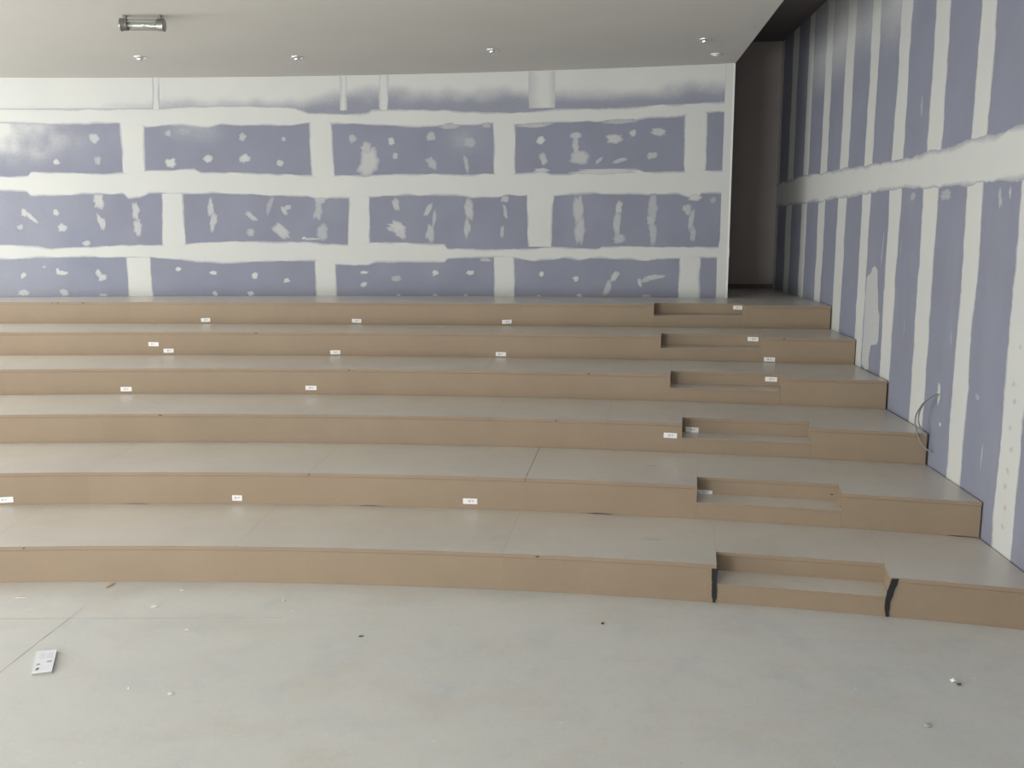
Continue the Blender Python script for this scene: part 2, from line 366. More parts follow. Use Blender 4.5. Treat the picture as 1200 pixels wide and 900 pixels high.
HB = [([(-6.792, 3.113), (-4.684, 3.106), (-4.045, 3.096), (-3.815, 3.035), (-3.221, 3.063), (-2.62, 3.092), (-1.88, 3.09), (-1.453, 3.112), (-0.946, 3.142), (-0.33, 3.164), (0.287, 3.147), (0.83, 3.139), (1.062, 3.116), (1.496, 3.1), (1.885, 3.13), (2.615, 3.129), (3.251, 3.113), (3.296, 3.022), (3.852, 3.014), (4.728, 3.022), (5.201, 3.045), (5.988, 3.023), (6.078, 3.06), (6.884, 3.053), (7.473, 3.047), (8.083, 3.048), (8.27, 3.048)], [(-6.82, 2.839), (-4.708, 2.827), (-4.27, 2.847), (-3.829, 2.86), (-2.515, 2.871), (-2.061, 2.869), (-1.789, 2.845), (-1.272, 2.783), (-0.782, 2.751), (-0.27, 2.78), (0.273, 2.795), (0.864, 2.794), (1.266, 2.724), (1.827, 2.701), (2.016, 2.755), (2.608, 2.763), (3.246, 2.771), (3.293, 2.832), (3.851, 2.847), (4.144, 2.84), (4.514, 2.833), (4.851, 2.781), (5.157, 2.811), (5.385, 2.842), (5.689, 2.798), (5.84, 2.835), (6.591, 2.823), (6.889, 2.801), (7.037, 2.831), (7.42, 2.84), (7.785, 2.849), (8.277, 2.851)]), ([(-6.672, 4.292), (-4.583, 4.297), (-4.108, 4.307), (-4.059, 4.373), (-3.419, 4.368), (-2.832, 4.355), (-2.489, 4.371), (-2.07, 4.401), (-1.634, 4.409), (-1.211, 4.439), (-1.093, 4.372), (-0.425, 4.371), (0.337, 4.348), (0.858, 4.332), (1.287, 4.323), (1.871, 4.328), (2.639, 4.339), (3.557, 4.326), (4.136, 4.329), (4.531, 4.341), (4.848, 4.346), (4.999, 4.396), (5.149, 4.336), (5.494, 4.318), (5.673, 4.367), (6.119, 4.392), (6.635, 4.393), (6.783, 4.341), (7.452, 4.347), (7.84, 4.349), (8.126, 4.345), (8.253, 4.343)], [(-6.699, 4.023), (-4.605, 4.031), (-4.145, 4.025), (-4.092, 3.958), (-3.597, 3.952), (-3.005, 3.99), (-2.485, 3.99), (-2.416, 3.908), (-2.19, 3.923), (-2.035, 3.998), (-1.809, 4.005), (-1.433, 3.983), (-0.901, 3.998), (-0.139, 3.974), (0.136, 3.951), (0.782, 3.95), (0.965, 3.904), (1.243, 3.918), (1.52, 3.91), (1.906, 3.924), (2.169, 3.953), (3.4, 3.948), (3.782, 3.901), (4.241, 3.914), (4.348, 3.951), (4.728, 3.948), (5.181, 3.931), (5.976, 3.962), (6.865, 3.934), (7.375, 3.952), (7.537, 3.885), (7.668, 3.841), (7.766, 3.941), (8.096, 3.952), (8.253, 3.951)]), ([(-6.558, 5.411), (-4.485, 5.441), (-3.046, 5.462), (-1.868, 5.476), (-1.495, 5.507), (-0.671, 5.515), (0.612, 5.491), (0.851, 5.403), (1.367, 5.386), (1.534, 5.37), (1.9, 5.397), (1.992, 5.455), (2.281, 5.452), (3.267, 5.442), (3.644, 5.394), (4.472, 5.369), (4.741, 5.379), (5.248, 5.428), (5.957, 5.423), (6.469, 5.426), (6.832, 5.447), (7.407, 5.461), (8.087, 5.486), (8.228, 5.482)], [(-6.581, 5.183), (-4.505, 5.21), (-3.647, 5.189), (-3.066, 5.186), (-2.477, 5.211), (-2.038, 5.139), (-1.588, 5.185), (-0.916, 5.142), (-0.717, 5.201), (-0.084, 5.171), (0.523, 5.177), (0.845, 5.227), (1.285, 5.188), (1.666, 5.201), (2.198, 5.175), (2.654, 5.128), (3.111, 5.146), (3.869, 5.16), (4.14, 5.185), (4.532, 5.166), (4.846, 5.161), (5.22, 5.192), (5.813, 5.204), (5.96, 5.187), (6.619, 5.203), (6.837, 5.234), (7.427, 5.25), (7.81, 5.304), (8.093, 5.304), (8.234, 5.308)])]
VB = [('B', [(-2.47, -2.485), (-2.052, -2.067), (0.849, 0.857), (1.267, 1.295), (4.137, 4.141), (4.532, 4.531), (7.436, 7.457), (7.825, 7.835), (8.107, 8.086)]), ('C', [(-1.819, -1.866), (-1.434, -1.447), (1.53, 1.487), (1.907, 1.899), (4.728, 4.736), (5.212, 5.186), (8.097, 8.053)]), ('D', [(-2.51, -2.516), (-2.078, -2.067), (0.876, 0.864), (1.27, 1.264), (4.144, 4.141), (4.514, 4.52), (7.42, 7.415), (7.785, 7.805), (8.047, 8.053)]), ('A', [(-1.844, -1.87), (-1.473, -1.498), (-0.802, -0.824), (-0.578, -0.599), (0.702, 0.686), (0.868, 0.853), (1.428, 1.415), (1.549, 1.536), (2.124, 2.114), (2.29, 2.281), (4.756, 4.756), (5.231, 5.218), (8.092, 8.092)])]
BL = [(-2.937, 4.952, 0.165, 0.165, 30.0, 0.7), (-3.61, 4.545, 0.112, 0.098, 0.0, 0.9), (-2.896, 4.577, 0.105, 0.135, 0.0, 0.45), (-1.641, 5.052, 0.105, 0.105, 0.0, 0.5), (-1.627, 4.535, 0.18, 0.15, 20.0, 0.9), (-0.96, 4.603, 0.165, 0.14, 0.0, 0.8), (-0.307, 4.61, 0.18, 0.126, 20.0, 0.8), (0.314, 4.534, 0.128, 0.105, 0.0, 0.7), (-0.335, 4.987, 0.12, 0.135, 0.0, 0.6), (0.4, 4.949, 0.075, 0.075, 0.0, 0.6), (1.628, 4.951, 0.135, 0.135, 0.0, 0.5), (1.907, 4.543, 0.352, 0.48, -15.0, 0.75), (1.867, 4.751, 0.18, 0.27, 0.0, 0.6), (2.329, 4.896, 0.105, 0.112, 0.0, 0.8), (2.385, 4.644, 0.105, 0.105, 0.0, 0.6), (3.032, 4.978, 0.15, 0.15, 0.0, 0.55), (3.033, 4.522, 0.135, 0.225, 35.0, 0.5), (3.715, 4.869, 0.195, 0.21, 0.0, 0.45), (3.661, 4.503, 0.075, 0.308, 10.0, 0.5), (3.354, 5.151, 0.33, 0.112, 0.0, 0.5), (4.02, 5.158, 0.15, 0.084, 0.0, 0.5), (4.982, 4.89, 0.15, 0.12, 30.0, 0.95), (5.028, 4.564, 0.12, 0.196, 25.0, 0.6), (5.593, 4.963, 0.21, 0.098, 0.0, 0.65), (5.595, 4.775, 0.105, 0.336, 0.0, 0.6), (5.656, 4.586, 0.27, 0.224, 0.0, 0.65), (5.998, 4.538, 0.15, 0.06, 35.0, 0.6), (6.353, 4.534, 0.24, 0.07, 10.0, 0.6), (6.259, 4.895, 0.255, 0.154, 0.0, 0.7), (6.58, 4.99, 0.112, 0.112, 0.0, 0.7), (7.001, 5.004, 0.225, 0.126, -10.0, 0.7), (6.909, 4.604, 0.168, 0.112, 0.0, 0.6), (6.342, 5.194, 0.54, 0.084, 0.0, 0.5), (6.12, 4.348, 1.05, 0.105, 0.0, 0.8), (4.984, 4.374, 0.24, 0.084, 0.0, 0.8), (4.846, 5.147, 0.6, 0.07, 0.0, 0.6), (-4.226, 3.668, 0.112, 0.135, 0.0, 0.8), (-4.109, 3.578, 0.3, 0.075, -40.0, 0.8), (-4.311, 3.413, 0.112, 0.09, 0.0, 0.6), (-3.684, 3.668, 0.105, 0.105, 0.0, 0.8), (-3.604, 3.405, 0.15, 0.135, 0.0, 0.75), (-2.925, 3.867, 0.165, 0.255, 0.0, 0.8), (-2.935, 3.517, 0.075, 0.255, 15.0, 0.75), (-2.879, 3.472, 0.075, 0.24, 0.0, 0.75), (-2.287, 3.697, 0.12, 0.3, 0.0, 0.7), (-2.269, 3.395, 0.135, 0.3, 0.0, 0.7), (-3.201, 3.124, 0.126, 0.09, 0.0, 0.7), (-0.959, 3.757, 0.105, 0.3, 0.0, 0.65), (-0.927, 3.507, 0.12, 0.3, -10.0, 0.65), (-0.233, 3.589, 0.255, 0.105, -40.0, 0.6), (-0.261, 3.316, 0.135, 0.135, 0.0, 0.5), (0.099, 3.785, 0.105, 0.36, -15.0, 0.35), (0.356, 3.694, 0.096, 0.18, 20.0, 0.6), (0.42, 3.755, 0.128, 0.09, 20.0, 0.6), (0.295, 3.338, 0.352, 0.18, -40.0, 0.7), (0.973, 3.693, 0.128, 0.33, -10.0, 0.5), (1.037, 3.314, 0.176, 0.27, 0.0, 0.5), (0.832, 3.192, 0.3, 0.045, 0.0, 0.6), (1.026, 3.874, 0.195, 0.12, 0.0, 0.6), (0.693, 3.208, 0.075, 0.045, 0.0, 0.95), (2.382, 3.795, 0.12, 0.24, 10.0, 0.6), (2.404, 3.402, 0.3, 0.192, -30.0, 0.8), (2.464, 3.296, 0.18, 0.18, 0.0, 0.7), (2.295, 3.372, 0.15, 0.09, 0.0, 0.6), (2.966, 3.703, 0.09, 0.24, -30.0, 0.6), (2.99, 3.311, 0.144, 0.3, 0.0, 0.55), (3.071, 3.552, 0.064, 0.33, -5.0, 0.5), (3.696, 3.7, 0.144, 0.36, 5.0, 0.6), (3.663, 3.385, 0.12, 0.33, 0.0, 0.6), (4.347, 3.668, 0.06, 0.3, 8.0, 0.6), (4.294, 3.308, 0.075, 0.24, 0.0, 0.55), (4.347, 3.891, 0.144, 0.105, 0.0, 0.6), (5.65, 3.707, 0.165, 0.48, 0.0, 0.6), (5.676, 3.336, 0.165, 0.45, 0.0, 0.6), (6.352, 3.733, 0.126, 0.224, 0.0, 0.7), (6.334, 3.453, 0.12, 0.45, 0.0, 0.55), (6.361, 3.187, 0.21, 0.168, 0.0, 0.5), (6.943, 3.715, 0.15, 0.448, 0.0, 0.5), (6.918, 3.51, 0.135, 0.15, 0.0, 0.6), (6.952, 3.304, 0.135, 0.39, 0.0, 0.5), (7.528, 3.697, 0.126, 0.168, 30.0, 0.6), (7.606, 3.508, 0.098, 0.336, -8.0, 0.55), (7.641, 3.274, 0.105, 0.27, 0.0, 0.5), (7.652, 3.899, 0.225, 0.112, 0.0, 0.9), (7.965, 3.839, 0.112, 0.098, 20.0, 0.4), (-4.33, 2.555, 0.112, 0.08, 50.0, 0.8), (-3.729, 2.624, 0.06, 0.12, 0.0, 0.85), (-3.657, 2.593, 0.195, 0.075, -5.0, 0.85), (-3.016, 2.589, 0.09, 0.128, 30.0, 0.8), (-2.961, 2.512, 0.15, 0.112, 0.0, 0.8), (-4.356, 2.245, 0.195, 0.105, 0.0, 0.7), (-3.654, 2.24, 0.135, 0.12, 0.0, 0.65), (-2.968, 2.196, 0.135, 0.048, 0.0, 0.6), (-3.959, 2.706, 0.06, 0.045, 0.0, 0.5), (-1.601, 2.654, 0.09, 0.08, 0.0, 1.0), (-0.976, 2.582, 0.128, 0.075, 0.0, 1.0), (-0.22, 2.538, 0.096, 0.128, -30.0, 1.0), (0.352, 2.446, 0.112, 0.075, 0.0, 0.9), (-0.964, 2.21, 0.09, 0.075, 0.0, 0.8), (-0.313, 2.208, 0.112, 0.08, 0.0, 0.9), (1.778, 2.593, 0.135, 0.064, 0.0, 0.95), (1.756, 2.377, 0.128, 0.08, 20.0, 0.9), (2.368, 2.477, 0.16, 0.105, 0.0, 0.45), (3.079, 2.585, 0.12, 0.096, 30.0, 0.95), (3.709, 2.589, 0.128, 0.08, 0.0, 0.95), (2.393, 2.177, 0.08, 0.045, 0.0, 0.8), (3.066, 2.179, 0.08, 0.045, 0.0, 0.8), (3.628, 2.181, 0.064, 0.045, 0.0, 0.8), (3.99, 2.817, 0.18, 0.06, 0.0, 0.6), (4.997, 2.569, 0.08, 0.09, 0.0, 1.0), (5.616, 2.485, 0.105, 0.105, 0.0, 0.85), (5.68, 2.193, 0.09, 0.06, 0.0, 0.8), (4.952, 2.172, 0.064, 0.048, 0.0, 0.8), (6.296, 2.529, 0.09, 0.21, -35.0, 0.75), (6.179, 2.333, 0.12, 0.3, -15.0, 0.6), (6.984, 2.518, 0.36, 0.09, 8.0, 0.65), (6.742, 2.427, 0.06, 0.15, 15.0, 0.75), (6.857, 2.187, 0.18, 0.06, 0.0, 0.4), (6.851, 2.473, 0.21, 0.075, 20.0, 0.55)]
DL = [(-5.783, 15.215, 6.008), (-3.372, 15.367, 6.031), (-0.291, 14.957, 6.06), (2.835, 14.36, 6.089), (3.24, 15.49, 6.093)]
TUBE = [(-4.933, 12.395, 5.913), (-4.383, 12.424, 5.919)]
LB = [(6, -0.01652, 1.868, 0), (6, 0.04711, 1.865, 0), (6, 0.10944, 1.868, 0), (6, 0.20151, 2.101, 1), (5, -0.02751, 1.614, 0), (5, -0.02167, 1.512, 0), (5, 0.045, 1.497, 0), (5, 0.11068, 1.494, 0), (5, 0.20625, 1.74, 1), (5, 0.21204, 1.488, 0), (4, -0.02498, 1.155, 0), (4, 0.04423, 1.176, 0), (4, 0.21123, 1.365, 1), (3, 0.17683, 0.927, 0), (3, 0.18391, 0.934, 1), (2, -0.03225, 0.42, 0), (2, 0.04133, 0.432, 0), (2, 0.11597, 0.447, 0), (2, 0.18792, 0.56, 1)]
CARD = [(-3.801, 7.041), (-3.652, 7.071), (-3.515, 6.703), (-3.647, 6.662)]
CR = [(3.288, 6.541), (2.82, 5.908), (0.772, 7.599), (-1.259, 7.35), (-3.825, 8.502), (-4.525, 8.19), (-3.216, 7.986), (-3.104, 8.37), (-2.082, 8.119), (-2.755, 7.491), (-2.493, 6.379), (-2.829, 6.457)]
LINE = [(-3.873, 6.69), (-3.852, 7.969)]
LINE2 = [(-4.455, 7.71), (-2.013, 7.736)]
CAB1 = [(4.664, 10.068, 1.561), (4.615, 10.081, 1.549), (4.567, 10.114, 1.505), (4.536, 10.239, 1.377), (4.532, 10.328, 1.224), (4.529, 10.284, 1.135), (4.553, 10.196, 0.998), (4.591, 10.164, 0.938), (4.647, 10.114, 0.896)]
CAB2 = [(4.664, 10.068, 1.561), (4.616, 10.104, 1.536), (4.582, 10.186, 1.473), (4.568, 10.27, 1.381), (4.561, 10.313, 1.266), (4.559, 10.284, 1.184), (4.565, 10.224, 1.138), (4.589, 10.139, 1.079)]
SMEARS = [(1,.173,33.828,.3611,.09,.03),(2,.1712,35.307,.7222,.08,.03),(1,.2129,33.413,.18055,.09,.02),(4,.1449,38.767,1.4444,.10,.05),(3,-.0068,36.806,1.0833,.12,.04)]
NAILS = [(6,-.0806),(6,-.0781),(6,-.0677),(4,.0587),(4,.1471),(3,.0019),(3,.139),(2,.2239),(1,.1416),(1,-.0063),(5,.217),(5,.0136),(2,.0647)]

for i,(u,l) in enumerate(HB):
    ext=lambda L:[(TL,L[0][1])]+[q for q in L if q[0]>TL]
    band('joint_compound',bw,ext(u) if False else ext(u),ext(l),10+7*i,.0045,wall_back)
# (the upper outline of each horizontal band is the lower edge of the boards above it)
rowz={'D':(2.15,2.87),'C':(3.05,4.0),'B':(4.28,5.34),'A':(5.44,6.0)}
for row,L in VB:
    z0,z1=rowz[row]; L=L if row!='A' else L[6:]; xs=[L[i:i+2] for i in range(0,len(L)-1,2)]
    for j,((lt,lb),(rt_,rb)) in enumerate(xs):
        f=(.17 if rt_-lt>.3 else .05) if row=='A' else .03
        if row=='A': z1=ceil_z(bw(lt,5,0)[0])-.01
        band('joint_compound',bw,[(rb,z0),(rt_,z1)],[(lb,z0),(lt,z1)],50+j*3+ord(row),.004,wall_back,False,f,ec=.6 if row=='A' else .25)
    for off in ((-3.3,-6.6) if row in 'BD' else (-3.3,)):
        (lt,lb),(rt_,rb)=xs[0]; a,b=[(rb+off,z0),(rt_+off,z1)],[(lb+off,z0),(lt+off,z1)]
        if min(lt,lb)+off>TL+.05: band('joint_compound',bw,a,b,90,.004,wall_back,False,.03)
# compound over the corner bead at the free end, and the bead itself
band('joint_compound',bw,[(TR-.003,2.16),(TR-.003,6.10)],[(8.06,2.16),(8.06,2.9),(8.10,3.2),(8.10,4.3),(8.10,5.2),(8.11,6.10)],33,.0048,wall_back,False,.012,amp=.006)
V,Fc=join([prism([arc(A_END-.0006,RW-.007),arc(A_END+.0001,RW-.007),arc(A_END+.0001,RW+.03),arc(A_END-.0006,RW+.03)][::-1],2.17,6.09)]); mk('corner_bead',V,Fc,M_WHITE,wall_back)
def blob(W,t,z,w,h,rot,al,seed,parent,d=.0052,name='filler_patch',flip=False,edge=.35):
    K=18; V=[W(t,z,d)];cov=[al]; r=math.radians(rot); ca,sa=math.cos(r),math.sin(r)
    for ring,(f,c) in enumerate(((.62,al),(1.0,al*edge))):
        for i in range(K):
            th=2*math.pi*i/K; q=f*(1+.55*float(n1d(np.array([i*.9+seed*3.3]),seed)[0])+.25*float(n1d(np.array([i*2.1]),seed+7)[0]))
            # superellipse: trowelled dabs are blocky
            c_,s_=math.cos(th),math.sin(th); g=(abs(c_)**2.6+abs(s_)**2.6)**(-1/2.6)
            a,b=q*g*c_*w/2,q*g*s_*h/2
            V.append(W(t+a*ca-b*sa,z+a*sa+b*ca,d if ring==0 else d-.0012)); cov.append(c)
    Fc=[(0,1+i,1+(i+1)%K) for i in range(K)]+[(1+i,1+K+i,1+K+(i+1)%K,1+(i+1)%K) for i in range(K)]
    if flip: Fc=[f[::-1] for f in Fc]
    return mk(name,V,Fc,M_COMP,parent,cov=cov)
for i,(t,z,w,h,r,al) in enumerate(BL): blob(bw,t,z,w*1.08,h*1.08,r,min(1,al*.95),i,wall_back)
# right wall: upright boards, 1.2 m apart, two rows
SK=[18.235-1.2*k for k in range(-1,21) if 18.235-1.2*k>REAR_Y+.3]
e=[S_FAR]+[s for s in SK if s<S_FAR-.05]+[REAR_Y]
def covR(t,z): return np.clip(sstep((z-5.35)/.9)*sstep((17.6-t)/1.0)*sstep((t-11.6)/1.2)*(.42+.9*n2d(t*1.1,z*.8,4))+.05*n2d(t*3,z*1.3,9),0,1)
def covR0(t,z): return np.clip(.10*n2d(t*4,z*1.2,12)+.05*n2d(t*14,z*2,13),0,1)
for z0,z1,cf in ((.0,4.02,covR0),(4.02,6.97,covR)):
    for b,a in zip(e[:-1],e[1:]): sheet('plasterboard',rw,a+.0015,b-.0015,z0+.0015,z1-.0015,.002,M_BOARD,wall_right,cf if a>4 else None,.09,flip=True)
for k,s in enumerate(SK[:]):
    wd_=.215+.02*math.sin(k*2.1)
    for z0,z1 in ((.01,3.85),(4.19,6.96)):
        lo=[(s-wd_,z0),(s-wd_,(z0+z1)/2),(s-wd_*1.05,z1)]; hi=[(s+wd_,z0),(s+wd_*.93,(z0+z1)/2),(s+wd_*1.04,z1)]
        if s+wd_>S_FAR: hi=[(S_FAR-.002,z) for _,z in hi]
        if s<S_FAR: band('joint_compound',rw,hi,lo,120+k*2+(1 if z0>1 else 0),.004,wall_right,False,.03,flip=True,amp=.03)
up_=[((REAR_Y),4.22),(8.9,4.27),(9.7,4.24),(10.9,4.20),(12.5,4.19),(14,4.24),(16,4.24),(17,4.27),(S_FAR-.003,4.26)]
lo_=[((REAR_Y),3.76),(8.9,3.75),(9.7,3.78),(10.5,3.80),(11.4,3.82),(12.6,3.84),(13.6,3.81),(15,3.80),(17,3.80),(S_FAR-.003,3.79)]
band('joint_compound',rw,up_,lo_,200,.0052,wall_right,True,.05,flip=True,amp=.03)
# the brushed white patch low on the right wall
P=[(13.21,1.50),(13.20,2.2),(13.19,2.70),(13.02,2.76),(12.97,2.83),(12.86,2.86),(12.74,2.81),(12.70,2.60),(12.66,2.52),(12.62,2.30),(12.55,2.24),(12.54,1.90),(12.60,1.84),(12.84,1.80),(12.90,1.62),(12.88,1.46),(13.05,1.44)]
V=[rw(13.0,2.0,.0062)]+[rw(a,b,.006) for a,b in P]; K=len(P)
mk('filler_patch',V,[(0,1+(i+1)%K,1+i)[::-1] for i in range(K)],M_COMP,wall_right,cov=[.72]*(K+1))
for i,(s,z,w,h,r,al) in enumerate([(10.38,1.57,.10,.26,0,.85),(10.29,1.24,.06,.05,0,.9),(12.60,3.10,.05,.50,-6,.35),(12.45,2.75,.04,.35,4,.3),(11.9,3.1,.03,.3,0,.3),(9.2,1.15,.05,.28,0,.35),(9.25,3.62,.08,.2,10,.45),(9.05,3.66,.05,.12,0,.5),(11.6,3.72,.16,.12,0,.4),(10.6,3.70,.30,.12,0,.4),(11.5,4.75,.08,.25,0,.3),(10.15,2.2,.05,.16,0,.25),(9.4,1.7,.1,.08,0,.3),(11.6,2.15,.03,.25,0,.35)]):
    blob(rw,s,z,w,h,-r,al,300+i,wall_right,.0056,flip=True)
# grey screw marks down the near joint of the right wall
for i,(s,z) in enumerate([(8.66,1.95),(8.62,1.80),(8.66,1.55),(8.60,1.36),(8.64,1.15),(8.66,1.0),(8.63,.80),(8.64,.62),(8.60,2.3)]):
    V=[rw(s,z,.0062)]; 
    for j in range(10):
        th=2*math.pi*j/10; q=1+.9*float(n1d(np.array([j*1.3]),i+60)[0]); V.append(rw(s+.028*q*math.cos(th),z+.026*q*math.sin(th),.006))
    mk('screw_mark',V,[(0,1+(j+1)%10,1+j)[::-1] for j in range(10)],simple('grey_scuff',(.47,.47,.46,1),.9) if i==0 else bpy.data.materials['grey_scuff'],wall_right)

# ------------------------------------------------------------------ stepped seating tiers
NOTCH={1:(.1906,.2348),2:(.1854,.2268),3:(.1806,.2212),4:(.1761,.2141),5:(.1720,.2088),6:(.1685,.2031)}
NDEP=.345; EDGE=.038
SEAM={1:[.0544,.1318],2:[.0646,.1334],3:[.1172,.1558],4:[.0590,.1085],5:[.028,.094],6:[.012,.075]}
def seams(k):
    s=list(SEAM[k]); step=2.44/(R1+(k-1)*DR)
    while s[0]-step>-.3: s.insert(0,s[0]-step)
    return s
def cbox(name, A0, A1, r0, r1, z0, z1, mat, parent, n=None, zb=None):
    """curved board between angle limits A0(r), A1(r) and radii r0(a), r1(a)"""
    f=lambda q:q if callable(q) else (lambda _:q)
    A0,A1,r0,r1=f(A0),f(A1),f(r0),f(r1)
    am=(A0(r0(.1))+A1(r0(.1)))/2
    span=A1(r0(am))-A0(r0(am)); n=n or max(1,int(math.ceil(span/.006)))
    V=[];Fc=[]
    for i in range(n+1):
        for g in (r0,r1):
            R=g(am)
            for _ in range(3):
                a=A0(R)+(A1(R)-A0(R))*i/n; R=g(a)
            x,y=arc(a,R); zz=z0 if zb is None else zb(a)
            V+=[(x,y,zz),(x,y,z1)]
    for i in range(n):
        k=4*i; Fc+=[(k,k+4,k+5,k+1),(k+2,k+3,k+7,k+6),(k+1,k+5,k+7,k+3),(k,k+2,k+6,k+4)]
    Fc+=[(0,1,3,2),(4*n,4*n+2,4*n+3,4*n+1)]
    o=mk(name,V,Fc,mat,parent)
    if isinstance(mat,tuple): o.data.polygons.foreach_set('material_index',[(0 if (i%4==2 and i<4*n) else 1) for i in range(len(Fc))])
    return o
GAPS={2:[(.0054,.013,.007),(.0803,.088,.007),(.1525,.1608,.009),(.2556,.2645,.009)],1:[]}
TIERLAB={1:'lowest seating tier of raw fibreboard, standing on the concrete floor',
 2:'second seating tier from the floor, fibreboard riser with thin dark gaps at its foot',
 3:'third seating tier from the floor, grey cable loop hanging over its right end',
 4:'fourth seating tier up, third below the back wall',
 5:'fifth seating tier up, next below the topmost one',
 6:'topmost seating tier, its tread running back to the lilac plasterboard wall'}
for k in range(1,7):
    zt_=k*H; zb_=(k-1)*H; nl,nr=NOTCH[k]; zs=(k-.5)*H
    cx_,cy_=arc(.13,RK(k,.13)+.5)
    T_=empty('seating_tier',(cx_,cy_,zb_),TIERLAB[k],'seating tier','stepped seating tiers')
    sm=[q for q in seams(k) if q<nl-.01]
    g=.0007/(R1+(k-1)*DR)
    back=(lambda a,k=k:RK(k+1,a)+.012) if k<6 else (lambda a:RW-.008)
    rf=lambda a,k=k:RK(k,a)-.004
    rr=lambda a,k=k:RK(k,a)
    gap=.03 if k in (3,4) else .02
    wa=lambda r,gp=gap:wall_ang(r,gp); la=lambda r:left_ang(r)+.0005
    # treads
    ed=[la]+sm+[nl]
    for i in range(len(ed)-1):
        a0=ed[i] if callable(ed[i]) else ed[i]+g
        a1=ed[i+1]-(g if i<len(ed)-2 else .00001)
        if k==2 and i==len(ed)-3: a1=ed[i+1]-.00012
        cbox('tread_panel',a0,a1,rf,back,zt_-EDGE,zt_,(M_TREAD,M_RISER),T_)
    cbox('tread_panel',nl+.00001,nr-.00001,lambda a,k=k:RK(k,a)+NDEP,back,zt_-EDGE,zt_,(M_TREAD,M_RISER),T_)
    if k<6: cbox('tread_panel',nr+.00001,wa,rf,back,zt_-EDGE,zt_,(M_TREAD,M_RISER),T_)
    else:
        # the top landing runs on past the free end of the wall into the passage
        cbox('tread_panel',nr+.00001,lambda r:wall_ang(r,.012),rf,lambda a:RW-.008,zt_-EDGE,zt_,(M_TREAD,M_RISER),T_)
        P=[arc(A_END-.012+(wall_ang(RW,.012)-A_END+.012)*i/8,RW-.006) for i in range(9)]
        P2=[rwp(S_FAR-.005,OFF-.01),rwp(S_FAR-.005,1.02),rwp(17.1,1.02)]+[arc(A_END-.03,RW+.22),arc(A_END+.0008,RW+.215),arc(A_END+.0008,RW)]
        P=[arc(A_END+.0008+(wall_ang(RW,.012)-A_END-.0008)*i/8,RW-.006) for i in range(9)]+P2[:-1]
        V,Fc=prism(P,zt_-EDGE,zt_-.0005); mk('landing_panel',V,Fc,M_TREAD,T_)
    # risers
    gl=GAPS.get(k,[])
    def zbf(a,zb_=zb_,gl=gl):
        for a0,a1,hh in gl:
            if a0<=a<=a1: return zb_+hh*min(1,(a-a0)/.0012,(a1-a)/.0012)
        return zb_+.001
    ed=[la]+sm+[nl]
    for i in range(len(ed)-1):
        a0=ed[i] if callable(ed[i]) else ed[i]+g*.25
        cbox('riser_panel',a0,ed[i+1]-g*.25,rr,lambda a,k=k:RK(k,a)+.018,zb_,zt_-EDGE-.003,M_RISER,T_,n=60,zb=zbf)
    cbox('riser_panel',nr+g,wa,rr,lambda a,k=k:RK(k,a)+.018,zb_,zt_-EDGE-.003,M_RISER,T_,n=30,zb=zbf)
    # cut-in step
    sr=(lambda a,k=k:RK(k,a)-.003); sb=(lambda a,k=k:RK(k,a)+NDEP+.001)
    cbox('step_tread',nl+g,nr-g,sr,sb,zs-.022,zs,(M_TREAD,M_RISER),T_)
    cbox('step_riser',nl+g,nr-g,rr,lambda a,k=k:RK(k,a)+.018,zb_+.001,zs-.024,M_RISER,T_)
    cbox('step_back_panel',nl+g/2,nr-g/2,sb,lambda a,k=k:RK(k,a)+NDEP+.019,zs-.03,zt_-EDGE-.002,M_RISER,T_)
    w=.018/(R1+(k-1)*DR)
    for a0,a1 in ((nl-w,nl),(nr,nr+w)):
        cbox('step_side_panel',a0,a1,lambda a,k=k:RK(k,a)+.019,lambda a,k=k:RK(k,a)+NDEP+.018,zb_+.002,zt_-EDGE-.001,M_RISER,T_,n=1)
    # dark carcass rail under the front edge, seen only through the joints
    cbox('carcass_rail',lambda r:left_ang(r)+.002,nl-.002,lambda a,k=k:RK(k,a)+.020,lambda a,k=k:RK(k,a)+.06,zb_+.004,zt_-EDGE-.001,M_CAVITY,T_)
    cbox('carcass_rail',nr+.002,lambda r:wall_ang(r,.004),lambda a,k=k:RK(k,a)+.020,lambda a,k=k:RK(k,a)+.06,zb_+.004,zt_-EDGE-.001,M_CAVITY,T_)
    tiers=globals().setdefault('TIERS',{}); tiers[k]=T_

# plaster smears trodden on the treads, dark nail marks along the board edges
for i,(k,a,r,z,w,d) in enumerate(SMEARS):
    V=[arc(a,r)+(z+.0012,)]; K=14
    for j in range(K):
        th=2*math.pi*j/K; q=1+.9*float(n1d(np.array([j*1.1]),i+80)[0]); V.append(arc(a+w*q*math.cos(th)/r,r+d*q*math.sin(th))+(z+.001,))
    mk('plaster_smear',V,[(0,1+j,1+(j+1)%K) for j in range(K)],M_COMP,TIERS[k],cov=[1.0]*(K+1))
for i,(k,a) in enumerate(NAILS):
    z=k*H-EDGE*.45; V=[arc(a,RK(k,a)-.0065)+(z,)]
    for j in range(8):
        th=2*math.pi*j/8; aa=a+.010*math.cos(th)*(1+.5*(i%3))/R1; V.append(arc(aa,RK(k,aa)-.0058)+(z+.007*math.sin(th),))
    mk('nail_mark',V,[(0,1+j,1+(j+1)%8) for j in range(8)],M_CAVITY,TIERS[k])

